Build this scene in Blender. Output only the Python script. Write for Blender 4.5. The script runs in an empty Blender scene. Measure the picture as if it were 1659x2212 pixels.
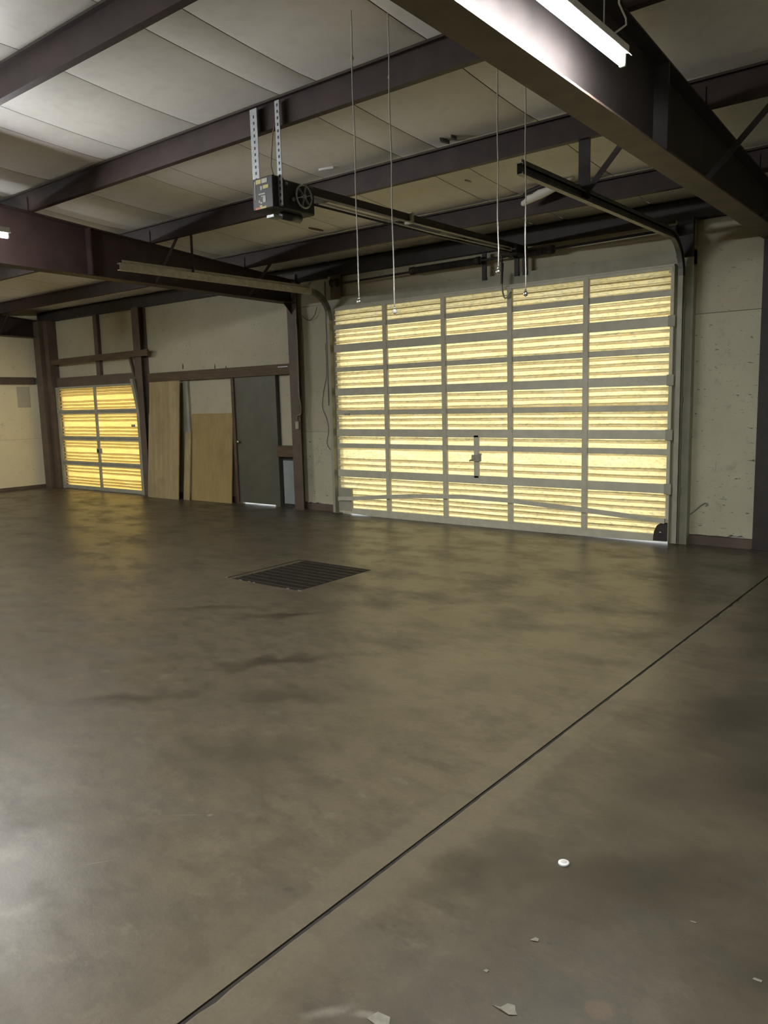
import bpy, math, random
from mathutils import Vector, Matrix
random.seed(7)
S = bpy.context.scene
COL = S.collection

# ------------------------------------------------------------------ camera
CAM = Vector((7.8897, -8.8055, 1.6734))
FW = Vector((-0.62136477, 0.77087752, -0.14019156))
RT = Vector((0.78059094, 0.62451164, -0.02574855))
UP = Vector((-0.06770228, 0.1254315, 0.98978954))
cd = bpy.data.cameras.new('camera')
cam = bpy.data.objects.new('camera', cd)
COL.objects.link(cam)
cam.matrix_world = Matrix(((RT.x, UP.x, -FW.x, CAM.x), (RT.y, UP.y, -FW.y, CAM.y), (RT.z, UP.z, -FW.z, CAM.z), (0, 0, 0, 1)))
cd.sensor_fit = 'VERTICAL'
cd.sensor_height = 36.0
cd.lens = 36.0 * 1697.86 / 2212.0
cd.clip_start = 0.05
S.camera = cam

# ------------------------------------------------------------------ sky, exposure
LAMP_STRENGTH = 310.0
SKY_STRENGTH = 2.3
SUN_STRENGTH = 2.6
w = bpy.data.worlds.new('sky')
S.world = w
w.use_nodes = True
w.node_tree.nodes['Background'].inputs[0].default_value = (0.93, 0.97, 1.0, 1)
w.node_tree.nodes['Background'].inputs[1].default_value = SKY_STRENGTH
sl = bpy.data.lights.new('sun', 'SUN')
sl.energy = SUN_STRENGTH
sl.angle = 0.0093
sl.color = (1.0, 0.96, 0.88)
sun = bpy.data.objects.new('sun', sl)
COL.objects.link(sun)
sun.location = (4, 14, 18)
# high sun outside the door wall, 52 degrees up: the eave shades the top half row of panels
sun.rotation_euler = Vector((0.16, -0.62, -0.79)).to_track_quat('-Z', 'Y').to_euler()
S.view_settings.view_transform = 'Standard'
S.view_settings.look = 'None'
S.view_settings.exposure = 0.0
S.view_settings.gamma = 1.0
S.view_settings.use_curve_mapping = False
S.cycles.use_adaptive_sampling = True
S.cycles.use_light_tree = False
S.cycles.adaptive_threshold = 0.06
S.cycles.max_bounces = 6
S.cycles.diffuse_bounces = 4
S.cycles.glossy_bounces = 2
S.cycles.transmission_bounces = 3
S.cycles.sample_clamp_indirect = 4.0
S.cycles.caustics_reflective = False
S.cycles.caustics_refractive = False

# ------------------------------------------------------------------ materials
class N:
    """tiny node-graph helper"""
    def __init__(s, name):
        s.m = bpy.data.materials.new(name)
        s.m.use_nodes = True
        s.t = s.m.node_tree
        s.t.nodes.clear()
        s.out = s.t.nodes.new('ShaderNodeOutputMaterial')
    def n(s, typ, **kw):
        x = s.t.nodes.new('ShaderNode' + typ)
        for k, v in kw.items():
            if k.startswith('i_'):
                key = k[2:]
                key = int(key) if key.isdigit() else key.replace('_', ' ')
                s.put(x, key, v)
            else:
                setattr(x, k, v)
        return x
    def put(s, x, key, v):
        if isinstance(v, bpy.types.NodeSocket):
            s.t.links.new(v, x.inputs[key])
        elif isinstance(v, tuple) and len(v) == 3 and x.inputs[key].type == 'RGBA':
            x.inputs[key].default_value = (*v, 1)
        else:
            x.inputs[key].default_value = v
    def math(s, op, a, b=0.0, c=0.0, clamp=False):
        x = s.n('Math', operation=op, use_clamp=clamp)
        s.put(x, 0, a); s.put(x, 1, b)
        if op in ('MULTIPLY_ADD', 'SMOOTH_MIN', 'COMPARE'):
            s.put(x, 2, c)
        return x.outputs[0]
    def coord(s, scale=(1, 1, 1), loc=(0, 0, 0), rot=(0, 0, 0), kind='Object'):
        tc = s.n('TexCoord')
        mp = s.n('Mapping')
        s.t.links.new(tc.outputs[kind], mp.inputs[0])
        mp.inputs['Location'].default_value = loc
        mp.inputs['Rotation'].default_value = rot
        mp.inputs['Scale'].default_value = scale
        return mp.outputs[0]
    def noise(s, vec, scale, detail=4.0, rough=0.55, lo=0.35, hi=0.65):
        x = s.n('TexNoise')
        s.t.links.new(vec, x.inputs['Vector'])
        x.inputs['Scale'].default_value = scale
        x.inputs['Detail'].default_value = detail
        x.inputs['Roughness'].default_value = rough
        r = s.n('MapRange')
        s.t.links.new(x.outputs[0], r.inputs[0])
        r.inputs[1].default_value = lo
        r.inputs[2].default_value = hi
        return r.outputs[0]
    def mix(s, f, a, b, mode='MIX'):
        x = s.n('Mix', data_type='RGBA', blend_type=mode)
        s.put(x, 0, f)
        s.put(x, 6, a); s.put(x, 7, b)
        return x.outputs[2]
    def ellipse(s, cx, cy, rx, ry, ang=0.0, soft=0.4, warp=0.0):
        """1 inside an ellipse on the floor, fading to 0"""
        tc = s.n('TexCoord')
        v = tc.outputs['Object']
        if warp:
            if not hasattr(s, 'wsrc'):
                nz = s.n('TexNoise')
                nz.inputs['Scale'].default_value = 5.0
                nz.inputs['Detail'].default_value = 4.0
                s.t.links.new(v, nz.inputs['Vector'])
                sb = s.n('VectorMath', operation='SUBTRACT')
                s.t.links.new(nz.outputs['Color'], sb.inputs[0])
                sb.inputs[1].default_value = (0.5, 0.5, 0.5)
                s.wsrc = sb.outputs[0]
            vm = s.n('VectorMath', operation='SCALE')
            s.t.links.new(s.wsrc, vm.inputs[0])
            vm.inputs['Scale'].default_value = warp
            ad = s.n('VectorMath', operation='ADD')
            s.t.links.new(v, ad.inputs[0]); s.t.links.new(vm.outputs[0], ad.inputs[1])
            v = ad.outputs[0]
        mp = s.n('Mapping', vector_type='TEXTURE')
        s.t.links.new(v, mp.inputs[0])
        mp.inputs['Location'].default_value = (cx, cy, 0)
        mp.inputs['Rotation'].default_value = (0, 0, ang)
        mp.inputs['Scale'].default_value = (rx, ry, 1e3)
        ln = s.n('VectorMath', operation='LENGTH')
        s.t.links.new(mp.outputs[0], ln.inputs[0])
        r = s.n('MapRange')
        s.t.links.new(ln.outputs['Value'], r.inputs[0])
        r.inputs[1].default_value = 1.0
        r.inputs[2].default_value = 1.0 - soft
        return r.outputs[0]
    def bsdf(s, col, rough=0.6, metal=0.0, bump=None, bstr=0.2, bdist=0.01, spec=0.5):
        b = s.n('BsdfPrincipled')
        s.put(b, 'Base Color', col)
        s.put(b, 'Roughness', rough)
        b.inputs['Metallic'].default_value = metal
        b.inputs['Specular IOR Level'].default_value = spec
        if bump is not None:
            bp = s.n('Bump')
            bp.inputs['Strength'].default_value = bstr
            bp.inputs['Distance'].default_value = bdist
            s.t.links.new(bump, bp.inputs['Height'])
            s.t.links.new(bp.outputs[0], b.inputs['Normal'])
        s.t.links.new(b.outputs[0], s.out.inputs[0])
        return s.m


def simple(name, c1, c2, rough=0.6, scale=6.0, metal=0.0, spec=0.5, bstr=0.1, stretch=(1, 1, 1), lo=.35, hi=.65):
    g = N(name)
    v = g.coord(scale=stretch)
    f = g.noise(v, scale, 3.0, 0.6, lo, hi)
    return g.bsdf(g.mix(f, c1, c2), rough, metal, spec=spec)


M = {}
M['steel_red'] = simple('red_oxide_steel', (0.034, 0.021, 0.0185), (0.050, 0.030, 0.026), 0.55, 5.0, spec=0.35)
M['steel_dark'] = simple('dark_primer_steel', (0.034, 0.029, 0.027), (0.048, 0.040, 0.037), 0.55, 5.0, spec=0.35)
M['steel_brown'] = simple('brown_steel', (0.100, 0.073, 0.052), (0.140, 0.102, 0.073), 0.6, 4.0)
M['jamb'] = simple('grey_green_veiled_steel', (0.34, 0.335, 0.25), (0.42, 0.415, 0.315), 0.55, 5.0)  # grey-green stands in for the glare veil over the dark posts
M['alu'] = simple('dull_aluminium_frame', (0.56, 0.545, 0.42), (0.64, 0.62, 0.48), 0.5, 8.0)
M['galv'] = simple('galvanised_steel', (0.34, 0.36, 0.37), (0.46, 0.48, 0.49), 0.45, 40.0, metal=0.55)
M['track'] = simple('dull_track_steel', (0.14, 0.14, 0.13), (0.21, 0.21, 0.19), 0.5, 12.0, metal=0.4)
M['track_light'] = simple('galvanised_track_steel', (0.42, 0.41, 0.37), (0.54, 0.53, 0.48), 0.45, 14.0, metal=0.4)
M['black'] = simple('black_enamel', (0.018, 0.018, 0.020), (0.030, 0.030, 0.032), 0.45, 12.0)
M['chrome'] = simple('bright_metal', (0.75, 0.75, 0.76), (0.85, 0.85, 0.86), 0.15, 20.0, metal=1.0, bstr=0.0)
M['cord'] = simple('white_cord', (0.46, 0.44, 0.39), (0.54, 0.52, 0.46), 0.7, 60.0)
M['white_paint'] = simple('white_enamel', (0.66, 0.66, 0.63), (0.72, 0.72, 0.69), 0.4, 10.0)
M['grey_door'] = simple('dark_grey_door_paint', (0.092, 0.090, 0.064), (0.116, 0.113, 0.080), 0.5, 3.0)
M['wood_dark'] = simple('brown_timber', (0.085, 0.055, 0.028), (0.130, 0.085, 0.045), 0.7, 7.0, stretch=(0.5, 4, 4))
M['wood_pale'] = simple('weathered_board', (0.21, 0.165, 0.11), (0.29, 0.235, 0.16), 0.7, 7.0, stretch=(0.4, 4, 4))
M['blue_panel'] = simple('pale_blue_panel', (0.26, 0.30, 0.29), (0.32, 0.36, 0.345), 0.5, 4.0)
M['wire'] = simple('dark_cable', (0.05, 0.048, 0.042), (0.07, 0.066, 0.058), 0.5, 20.0)
M['wire_grey'] = simple('grey_cable', (0.30, 0.285, 0.24), (0.36, 0.34, 0.29), 0.6, 20.0)
M['yellow_lbl'] = simple('yellow_sticker', (0.50, 0.45, 0.16), (0.58, 0.52, 0.20), 0.5, 30.0)
M['cream_lbl'] = simple('pale_sticker', (0.46, 0.45, 0.38), (0.54, 0.53, 0.46), 0.5, 30.0)
M['orange_lbl'] = simple('orange_sticker', (0.58, 0.15, 0.06), (0.66, 0.20, 0.08), 0.5, 30.0)
M['pit'] = simple('dark_pit', (0.012, 0.011, 0.010), (0.020, 0.018, 0.016), 0.9, 8.0)
M['grate'] = simple('rusty_grate_steel', (0.014, 0.011, 0.008), (0.026, 0.020, 0.014), 0.6, 30.0)
M['grate_rod'] = simple('worn_grate_rod', (0.030, 0.024, 0.016), (0.048, 0.039, 0.027), 0.5, 30.0)
M['paper'] = simple('pale_scrap', (0.15, 0.14, 0.105), (0.20, 0.19, 0.145), 0.8, 40.0)
M['rubber'] = simple('black_rubber', (0.02, 0.02, 0.02), (0.03, 0.03, 0.03), 0.7, 10.0)
M['roof_metal'] = simple('roof_deck_metal', (0.10, 0.10, 0.10), (0.14, 0.14, 0.14), 0.6, 2.0)
M['siding'] = simple('outer_siding', (0.42, 0.40, 0.36), (0.48, 0.46, 0.41), 0.6, 2.0)
M['apron'] = simple('outside_concrete', (0.30, 0.285, 0.25), (0.38, 0.36, 0.32), 0.9, 2.0)

# white insulation facing of the ceiling
g = N('white_insulation_facing')
v = g.coord()
a = g.noise(v, 1.1, 5.0, 0.6, 0.3, 0.7)
b = g.noise(v, 7.0, 6.0, 0.65, 0.48, 0.80)
c = g.mix(a, (0.80, 0.775, 0.715), (0.87, 0.845, 0.785))
c = g.mix(g.math('MULTIPLY', b, 0.35), c, (0.56, 0.53, 0.48))
M['insul'] = g.bsdf(c, 0.5, spec=0.3)

# white wall liner boards, smudged
def wall_mat(name, c1, c2, dirt, amt):
    g = N(name)
    v = g.coord()
    a = g.noise(v, 1.3, 5.0, 0.6, 0.3, 0.7)
    b = g.noise(v, 5.0, 8.0, 0.7, 0.56, 0.74)
    d = g.noise(g.coord(scale=(1, 1, 2.4)), 17.0, 3.0, 0.5, 0.66, 0.74)
    c = g.mix(a, c1, c2)
    c = g.mix(g.math('MULTIPLY', b, amt), c, dirt)
    c = g.mix(g.math('MULTIPLY', d, amt * 1.6, clamp=True), c, (dirt[0] * .5, dirt[1] * .5, dirt[2] * .5))
    return g.bsdf(c, 0.55, spec=0.35)
M['liner'] = wall_mat('white_liner_board', (0.47, 0.435, 0.305), (0.55, 0.51, 0.365), (0.26, 0.225, 0.145), 0.35)
M['liner_low'] = wall_mat('scuffed_liner_board', (0.51, 0.49, 0.345), (0.61, 0.585, 0.42), (0.19, 0.17, 0.115), 0.6)
M['liner_flare'] = wall_mat('flare_lit_liner_board', (0.82, 0.735, 0.48), (0.88, 0.79, 0.53), (0.42, 0.36, 0.24), 0.35)  # brighter copy for the left wall, small door's flare put into its colour

# plywood with vertical grain bands
def ply(name, c1, c2, c3):
    g = N(name)
    a = g.noise(g.coord(scale=(9, 9, 0.35)), 1.0, 3.0, 0.6, 0.3, 0.7)
    b = g.noise(g.coord(scale=(30, 30, 0.8)), 2.0, 5.0, 0.6, 0.4, 0.7)
    d = g.noise(g.coord(), 2.0, 5.0, 0.6, 0.52, 0.75)
    c = g.mix(a, c1, c2)
    c = g.mix(g.math('MULTIPLY', b, 0.35), c, c3)
    c = g.mix(g.math('MULTIPLY', d, 0.5), c, c3)
    return g.bsdf(c, 0.6, 0.0, b, 0.15, 0.003, 0.3)
M['ply_pale'] = ply('pale_plywood', (0.50, 0.40, 0.215), (0.35, 0.27, 0.135), (0.22, 0.165, 0.075))
M['ply_tan'] = ply('tan_plywood', (0.44, 0.325, 0.135), (0.38, 0.28, 0.115), (0.23, 0.165, 0.065))

# translucent ribbed fibreglass, weathered
def fiberglass(name, c1, c2, speck, samt):
    g = N(name)
    a = g.noise(g.coord(scale=(1.2, 1, 7)), 1.6, 5.0, 0.65, 0.3, 0.7)
    b = g.noise(g.coord(scale=(1.0, 1.0, 2.4)), 17.0, 4.0, 0.68, 0.47, 0.70)
    d = g.noise(g.coord(scale=(1, 1, 9)), 2.2, 5.0, 0.7, 0.46, 0.72)
    c = g.mix(a, c1, c2)
    c = g.mix(g.math('MULTIPLY', b, samt), c, speck)
    c = g.mix(g.math('MULTIPLY', d, 0.45), c, (c2[0] * .98, c2[1] * 1.10, c2[2] * 1.7))
    t = g.n('BsdfTranslucent'); g.put(t, 'Color', c)
    p = g.n('BsdfPrincipled'); g.put(p, 'Base Color', g.mix(0.5, c, (0.35, 0.31, 0.2)))
    p.inputs['Roughness'].default_value = 0.4
    mx = g.n('MixShader'); mx.inputs[0].default_value = 0.16
    g.t.links.new(t.outputs[0], mx.inputs[1]); g.t.links.new(p.outputs[0], mx.inputs[2])
    g.t.links.new(mx.outputs[0], g.out.inputs[0])
    return g.m
M['fiber'] = fiberglass('pale_yellow_fiberglass', (0.74, 0.61, 0.275), (0.87, 0.74, 0.36), (0.40, 0.385, 0.23), 0.95)
M['fiber_gold'] = fiberglass('golden_fiberglass', (0.74, 0.50, 0.125), (0.88, 0.62, 0.17), (0.50, 0.36, 0.10), 0.45)

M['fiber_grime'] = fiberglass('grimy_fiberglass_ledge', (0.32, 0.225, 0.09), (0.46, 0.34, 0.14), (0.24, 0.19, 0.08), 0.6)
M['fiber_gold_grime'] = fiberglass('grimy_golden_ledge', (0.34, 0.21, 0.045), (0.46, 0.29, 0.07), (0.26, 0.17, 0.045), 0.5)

# lamp tube
g = N('fluorescent_tube')
e = g.n('Emission'); g.put(e, 'Color', (0.97, 0.98, 1.0)); e.inputs[1].default_value = LAMP_STRENGTH
g.t.links.new(e.outputs[0], g.out.inputs[0])
M['tube'] = g.m

# concrete floor
JX = 6.213
g = N('stained_concrete')
v = g.coord()
a = g.noise(v, 0.55, 6.0, 0.6, 0.32, 0.68)
b = g.noise(g.coord(scale=(1, 1.5, 1), rot=(0, 0, 0.62)), 1.5, 8.0, 0.68, 0.46, 0.70)
d = g.noise(g.coord(scale=(1.0, 2.2, 1), rot=(0, 0, 0.70)), 3.4, 8.0, 0.7, 0.54, 0.76)
h = g.noise(g.coord(scale=(2.2, 1.0, 1), rot=(0, 0, 0.5)), 2.2, 7.0, 0.7, 0.56, 0.80)
fine = g.noise(v, 55.0, 2.0, 0.7, 0.35, 0.65)
c = g.mix(a, (0.235, 0.205, 0.163), (0.305, 0.268, 0.213))
c = g.mix(g.math('MULTIPLY', b, 0.62), c, (0.120, 0.104, 0.080))
c = g.mix(g.math('MULTIPLY', d, 0.75), c, (0.085, 0.074, 0.056))
c = g.mix(g.math('MULTIPLY', h, 0.60), c, (0.44, 0.40, 0.32))
m1 = g.noise(g.coord(scale=(1.0, 1.5, 1), rot=(0, 0, 0.66)), 4.5, 7.0, 0.76, 0.45, 0.72)
m2 = g.noise(g.coord(scale=(1.0, 1.7, 1), loc=(7, 3, 0), rot=(0, 0, 0.66)), 5.5, 7.0, 0.74, 0.57, 0.76)
c = g.mix(g.math('MULTIPLY', m1, 0.62), c, (0.10, 0.088, 0.066))
c = g.mix(g.math('MULTIPLY', m2, 0.55), c, (0.50, 0.46, 0.375))
sx = g.n('SeparateXYZ'); g.t.links.new(g.n('TexCoord').outputs['Object'], sx.inputs[0])
# oil-darkened slab beyond the joint, with cloudy edges
dk = g.noise(v, 0.8, 6.0, 0.65, 0.30, 0.62)
side = g.n('MapRange'); g.t.links.new(sx.outputs[0], side.inputs[0]); side.inputs[1].default_value = JX + 0.15; side.inputs[2].default_value = JX + 0.55
c = g.mix(g.math('MULTIPLY', g.math('MULTIPLY', dk, side.outputs[0]), 0.72), c, (0.105, 0.096, 0.082))
# pale grout smear along the joint
dj = g.math('ABSOLUTE', g.math('SUBTRACT', sx.outputs[0], JX))
wv = g.noise(v, 3.0, 5.0, 0.6, 0.3, 0.7)
band = g.n('MapRange'); g.t.links.new(g.math('ADD', dj, g.math('MULTIPLY', wv, 0.05)), band.inputs[0])
band.inputs[1].default_value = 0.17; band.inputs[2].default_value = 0.145
c = g.mix(g.math('MULTIPLY', band.outputs[0], 0.38), c, (0.335, 0.30, 0.245))
# marks: rusty ring, dried paint, scratches, oil patches, drip spots, painted-in glare
for (x, y, rx, ry, an, so, wp, col, am) in [
        (7.105, -6.945, 0.050, 0.042, 0.5, 0.35, 0.03, (0.27, 0.20, 0.15), 0.75),
        (6.50, -7.385, 0.085, 0.028, 0.9, 0.8, 0.12, (0.48, 0.47, 0.44), 0.6),
        (6.60, -7.34, 0.05, 0.02, 0.5, 0.6, 0.06, (0.50, 0.49, 0.46), 0.6),
        (5.33, -7.38, 0.075, 0.0025, 0.93, 0.7, 0.0, (0.55, 0.54, 0.50), 0.8),
        (5.33, -6.96, 0.085, 0.004, 0.70, 0.7, 0.02, (0.46, 0.45, 0.41), 0.6),
        (5.40, -6.91, 0.018, 0.010, 0.7, 0.6, 0.02, (0.52, 0.50, 0.45), 0.7),
        (6.86, -4.62, 0.30, 0.62, -0.15, 0.9, 0.5, (0.07, 0.062, 0.052), 0.85),
        (7.25, -5.30, 0.40, 0.50, 0.2, 0.9, 0.5, (0.07, 0.062, 0.052), 0.75),
        (6.95, -2.6, 0.6, 1.3, 0.0, 0.8, 0.5, (0.075, 0.062, 0.042), 0.75),
        (6.50, -6.55, 0.17, 0.42, -0.45, 0.8, 0.35, (0.085, 0.083, 0.062), 0.75),
        (6.98, -6.30, 0.40, 0.20, 0.75, 0.9, 0.35, (0.085, 0.08, 0.06), 0.75),
        (7.45, -6.55, 0.40, 0.30, 0.6, 0.9, 0.4, (0.08, 0.072, 0.062), 0.7),
        (3.95, -6.35, 0.62, 0.13, 0.85, 0.95, 0.45, (0.085, 0.075, 0.058), 0.85),
        (4.20, -5.40, 0.55, 0.12, 0.85, 0.95, 0.45, (0.075, 0.066, 0.05), 0.9),
        (4.75, -5.75, 0.50, 0.20, 0.7, 0.95, 0.5, (0.10, 0.09, 0.07), 0.7),
        (3.45, -4.55, 0.55, 0.07, 0.75, 0.9, 0.35, (0.085, 0.075, 0.055), 0.9),
        (2.75, -4.75, 0.50, 0.09, 0.7, 0.9, 0.4, (0.10, 0.088, 0.066), 0.75),
        (5.05, -6.45, 0.50, 0.28, 0.7, 0.95, 0.5, (0.11, 0.10, 0.08), 0.6),
        (5.25, -4.5, 0.75, 1.7, -0.1, 0.95, 0.5, (0.42, 0.375, 0.285), 0.5),  # pale ellipse: glare of the door's reflection put into the concrete colour
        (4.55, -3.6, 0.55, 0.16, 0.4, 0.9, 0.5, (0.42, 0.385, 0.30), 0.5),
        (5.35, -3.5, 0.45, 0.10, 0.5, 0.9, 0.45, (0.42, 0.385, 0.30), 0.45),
        (4.98, -7.58, 0.16, 0.06, 0.8, 0.9, 0.25, (0.50, 0.48, 0.43), 0.6),  # this and the next paint in the left strip light's reflection
        (5.32, -7.72, 0.14, 0.06, 0.8, 0.9, 0.25, (0.50, 0.48, 0.43), 0.5),
        (-4.2, -0.65, 1.6, 0.42, 0.0, 0.9, 0.4, (0.10, 0.085, 0.05), 0.6),
        (5.53, -6.62, 0.030, 0.018, 0.6, 0.7, 0.03, (0.10, 0.09, 0.075), 0.6),
        (6.02, -7.07, 0.032, 0.016, 0.6, 0.7, 0.03, (0.11, 0.10, 0.085), 0.6),
        (6.87, -6.78, 0.012, 0.008, 0.0, 0.5, 0.0, (0.06, 0.055, 0.05), 0.8)]:
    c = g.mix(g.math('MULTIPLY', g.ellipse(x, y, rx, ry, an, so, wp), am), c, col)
c = g.mix(g.math('MULTIPLY', fine, 0.22), c, (0.15, 0.135, 0.11))
rg = g.n('MapRange'); g.t.links.new(b, rg.inputs[0]); rg.inputs[3].default_value = 0.34; rg.inputs[4].default_value = 0.54
c = g.mix(1.0, c, (0.385, 0.362, 0.293), 'MULTIPLY')
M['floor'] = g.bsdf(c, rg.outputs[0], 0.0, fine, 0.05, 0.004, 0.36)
M['joint'] = simple('joint_filler', (0.014, 0.012, 0.009), (0.026, 0.022, 0.016), 0.9, 25.0)

# ------------------------------------------------------------------ mesh building
class MB:
    def __init__(s):
        s.v = []; s.f = []; s.sm = []
    def _add(s, vs, fs, smooth=False):
        o = len(s.v)
        s.v += [tuple(p) for p in vs]
        s.f += [tuple(i + o for i in f) for f in fs]
        s.sm += [smooth] * len(fs)
        return s
    def box(s, x0, x1, y0, y1, z0, z1, ch=0.0):
        if ch <= 0:
            vs = [(x0, y0, z0), (x1, y0, z0), (x1, y1, z0), (x0, y1, z0), (x0, y0, z1), (x1, y0, z1), (x1, y1, z1), (x0, y1, z1)]
            return s._add(vs, [(0, 3, 2, 1), (4, 5, 6, 7), (0, 1, 5, 4), (1, 2, 6, 5), (2, 3, 7, 6), (3, 0, 4, 7)])
        def ring(e, z):
            return [(x0 + e, y0, z), (x1 - e, y0, z), (x1, y0 + e, z), (x1, y1 - e, z), (x1 - e, y1, z), (x0 + e, y1, z), (x0, y1 - e, z), (x0, y0 + e, z)]
        def inner(z):
            return [(x0 + ch, y0 + ch, z), (x1 - ch, y0 + ch, z), (x1 - ch, y0 + ch, z), (x1 - ch, y1 - ch, z), (x1 - ch, y1 - ch, z), (x0 + ch, y1 - ch, z), (x0 + ch, y1 - ch, z), (x0 + ch, y0 + ch, z)]
        vs = inner(z0) + ring(ch, z0 + ch) + ring(ch, z1 - ch) + inner(z1)
        fs = [(0, 6, 4, 2), (24, 26, 28, 30)]
        for k in range(3):
            for i in range(8):
                j = (i + 1) % 8
                fs.append((k * 8 + i, k * 8 + j, k * 8 + 8 + j, k * 8 + 8 + i))
        return s._add(vs, fs)
    def prism(s, prof, p0, p1, ax, ay):
        """extrude a closed 2-D profile from p0 to p1; ax, ay = directions of its two axes"""
        p0, p1, ax, ay = Vector(p0), Vector(p1), Vector(ax), Vector(ay)
        n = len(prof)
        vs = [p0 + ax * a + ay * b for a, b in prof] + [p1 + ax * a + ay * b for a, b in prof]
        fs = [tuple(range(n - 1, -1, -1)), tuple(range(n, 2 * n))]
        for i in range(n):
            j = (i + 1) % n
            fs.append((i, j, n + j, n + i))
        return s._add(vs, fs)
    def bar(s, p, q, wd, dp, up=(0, 0, 1)):
        p, q = Vector(p), Vector(q)
        d = (q - p).normalized(); u = Vector(up)
        if abs(d.dot(u)) > 0.98:
            u = Vector((0, 1, 0))
        a = d.cross(u).normalized(); b = a.cross(d)
        pr = [(-wd / 2, -dp / 2), (wd / 2, -dp / 2), (wd / 2, dp / 2), (-wd / 2, dp / 2)]
        return s.prism(pr, p, q, a, b)
    def sweep(s, prof, path, ref, closed=True, smooth=False):
        """sweep a profile along a path lying in the plane whose normal is ref"""
        path = [Vector(p) for p in path]; ref = Vector(ref).normalized()
        n = len(prof); vs = []
        for i, p in enumerate(path):
            d = (path[min(i + 1, len(path) - 1)] - path[max(i - 1, 0)]).normalized()
            b = ref.cross(d).normalized()
            k = 1.0
            if 0 < i < len(path) - 1:
                d1 = (path[i + 1] - p).normalized(); k = 1.0 / max(0.5, d.dot(d1))
            vs += [p + ref * u + b * (t * k) for u, t in prof]
        fs = []
        for i in range(len(path) - 1):
            for j in range(n if closed else n - 1):
                jj = (j + 1) % n
                fs.append((i * n + j, i * n + jj, (i + 1) * n + jj, (i + 1) * n + j))
        if closed:
            fs.append(tuple(range(n - 1, -1, -1)))
            fs.append(tuple(range((len(path) - 1) * n, len(path) * n)))
        return s._add(vs, fs, smooth)
    def tube(s, path, r, n=8):
        path = [Vector(p) for p in path]
        vs = []; fs = []
        ref = None
        for i, p in enumerate(path):
            d = (path[min(i + 1, len(path) - 1)] - path[max(i - 1, 0)]).normalized()
            if ref is None:
                ref = Vector((0, 0, 1)) if abs(d.z) < 0.9 else Vector((1, 0, 0))
            a = d.cross(ref).normalized(); b = a.cross(d).normalized()
            ref = b if abs(b.dot(d)) < 0.5 else ref
            rr = r[i] if isinstance(r, (list, tuple)) else r
            vs += [p + a * (rr * math.cos(2 * math.pi * k / n)) + b * (rr * math.sin(2 * math.pi * k / n)) for k in range(n)]
        for i in range(len(path) - 1):
            for k in range(n):
                kk = (k + 1) % n
                fs.append((i * n + k, i * n + kk, (i + 1) * n + kk, (i + 1) * n + k))
        fs.append(tuple(range(n - 1, -1, -1)))
        fs.append(tuple(range((len(path) - 1) * n, len(path) * n)))
        return s._add(vs, fs, True)
    def build(s, name, mat, parent=None, loc=None):
        me = bpy.data.meshes.new(name)
        me.from_pydata(s.v, [], s.f)
        me.polygons.foreach_set('use_smooth', s.sm)
        me.materials.append(M[mat])
        if hasattr(s, 'grime'):
            me.materials.append(M[mat + '_grime'])
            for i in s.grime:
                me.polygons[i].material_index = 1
        me.update()
        o = bpy.data.objects.new(name, me)
        COL.objects.link(o)
        if parent is not None:
            o.parent = parent
        if loc is not None:
            o.location = loc
        return o


def tag(o, label=None, cat=None, group=None, kind=None):
    for k, v in (('label', label), ('category', cat), ('group', group), ('kind', kind)):
        if v:
            o[k] = v
    return o


def thing(name, label, cat, group=None, kind=None, loc=(0, 0, 0)):
    o = bpy.data.objects.new(name, None)
    o.empty_display_size = 0.1
    COL.objects.link(o)
    o.location = loc
    return tag(o, label, cat, group, kind)


def B(*a, **k):
    return MB().box(*a, **k)

# ------------------------------------------------------------------ the setting
XL, XR = -8.55, 13.6          # end walls
YW, YB = 0.10, -18.4          # liner face of the door wall, back wall
RIDGE = -9.15
SL = 1.0 / 12.0
def zp(y):                    # underside of the purlins
    return 3.5 + SL * (0.1 - y) if y >= RIDGE else 3.5 + SL * (0.1 - RIDGE) - SL * (RIDGE - y)
def zr(y):                    # underside of the roof
    return zp(y) + 0.2

# --- floor: two poured slabs on either side of the joint, a square drain pit cut in the first
fl = B(XL - .1, XR + .1, YB - .1, 0.19, -0.32, -0.10).build('floor', 'joint')
tag(fl, 'stained grey-brown concrete floor of the empty workshop', kind='structure')
GX0, GX1, GY0, GY1 = 1.945, 2.945, -3.925, -2.90
TOPZ = 0.0
def slab(rects, nm='slab'):
    m = MB()
    for (x0, x1, y0, y1) in rects:
        m.box(x0, x1, y0, y1, -0.10, TOPZ)
    return m.build(nm, 'floor', fl)
YS = 0.19
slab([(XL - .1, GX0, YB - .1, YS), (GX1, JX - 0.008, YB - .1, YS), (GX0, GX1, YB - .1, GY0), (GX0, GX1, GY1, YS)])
# slab beyond the joint, its edge a little ragged
m = MB()
ys = [YB - .1] + [-9 + 0.06 * i for i in range(150)] + [YS]
ys = [y for y in ys if y <= YS]
ed = []
for y in ys:
    r = random.random()
    ed.append(JX + 0.006 + 0.004 * random.random() + (0.009 if r > 0.965 else 0))
vs = []; fs = []
for y, e in zip(ys, ed):
    vs += [(e, y, -0.1), (e, y, TOPZ - 0.002), (e + 0.006, y, TOPZ), (XR + .1, y, TOPZ)]
for i in range(len(ys) - 1):
    a, b2 = i * 4, i * 4 + 4
    for k in range(3):
        fs.append((a + k, a + k + 1, b2 + k + 1, b2 + k))
m._add(vs, fs)
m.build('slab', 'floor', fl)

B(JX - .0078, JX + .03, YB - .1, YS, -0.099, -0.007).build('joint_filler', 'joint', fl)

# --- ground outside
tag(B(-30, 30, 0.19, 45, -0.30, -0.03).build('ground', 'apron'), 'pale concrete apron outside the doors', kind='structure')

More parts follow.
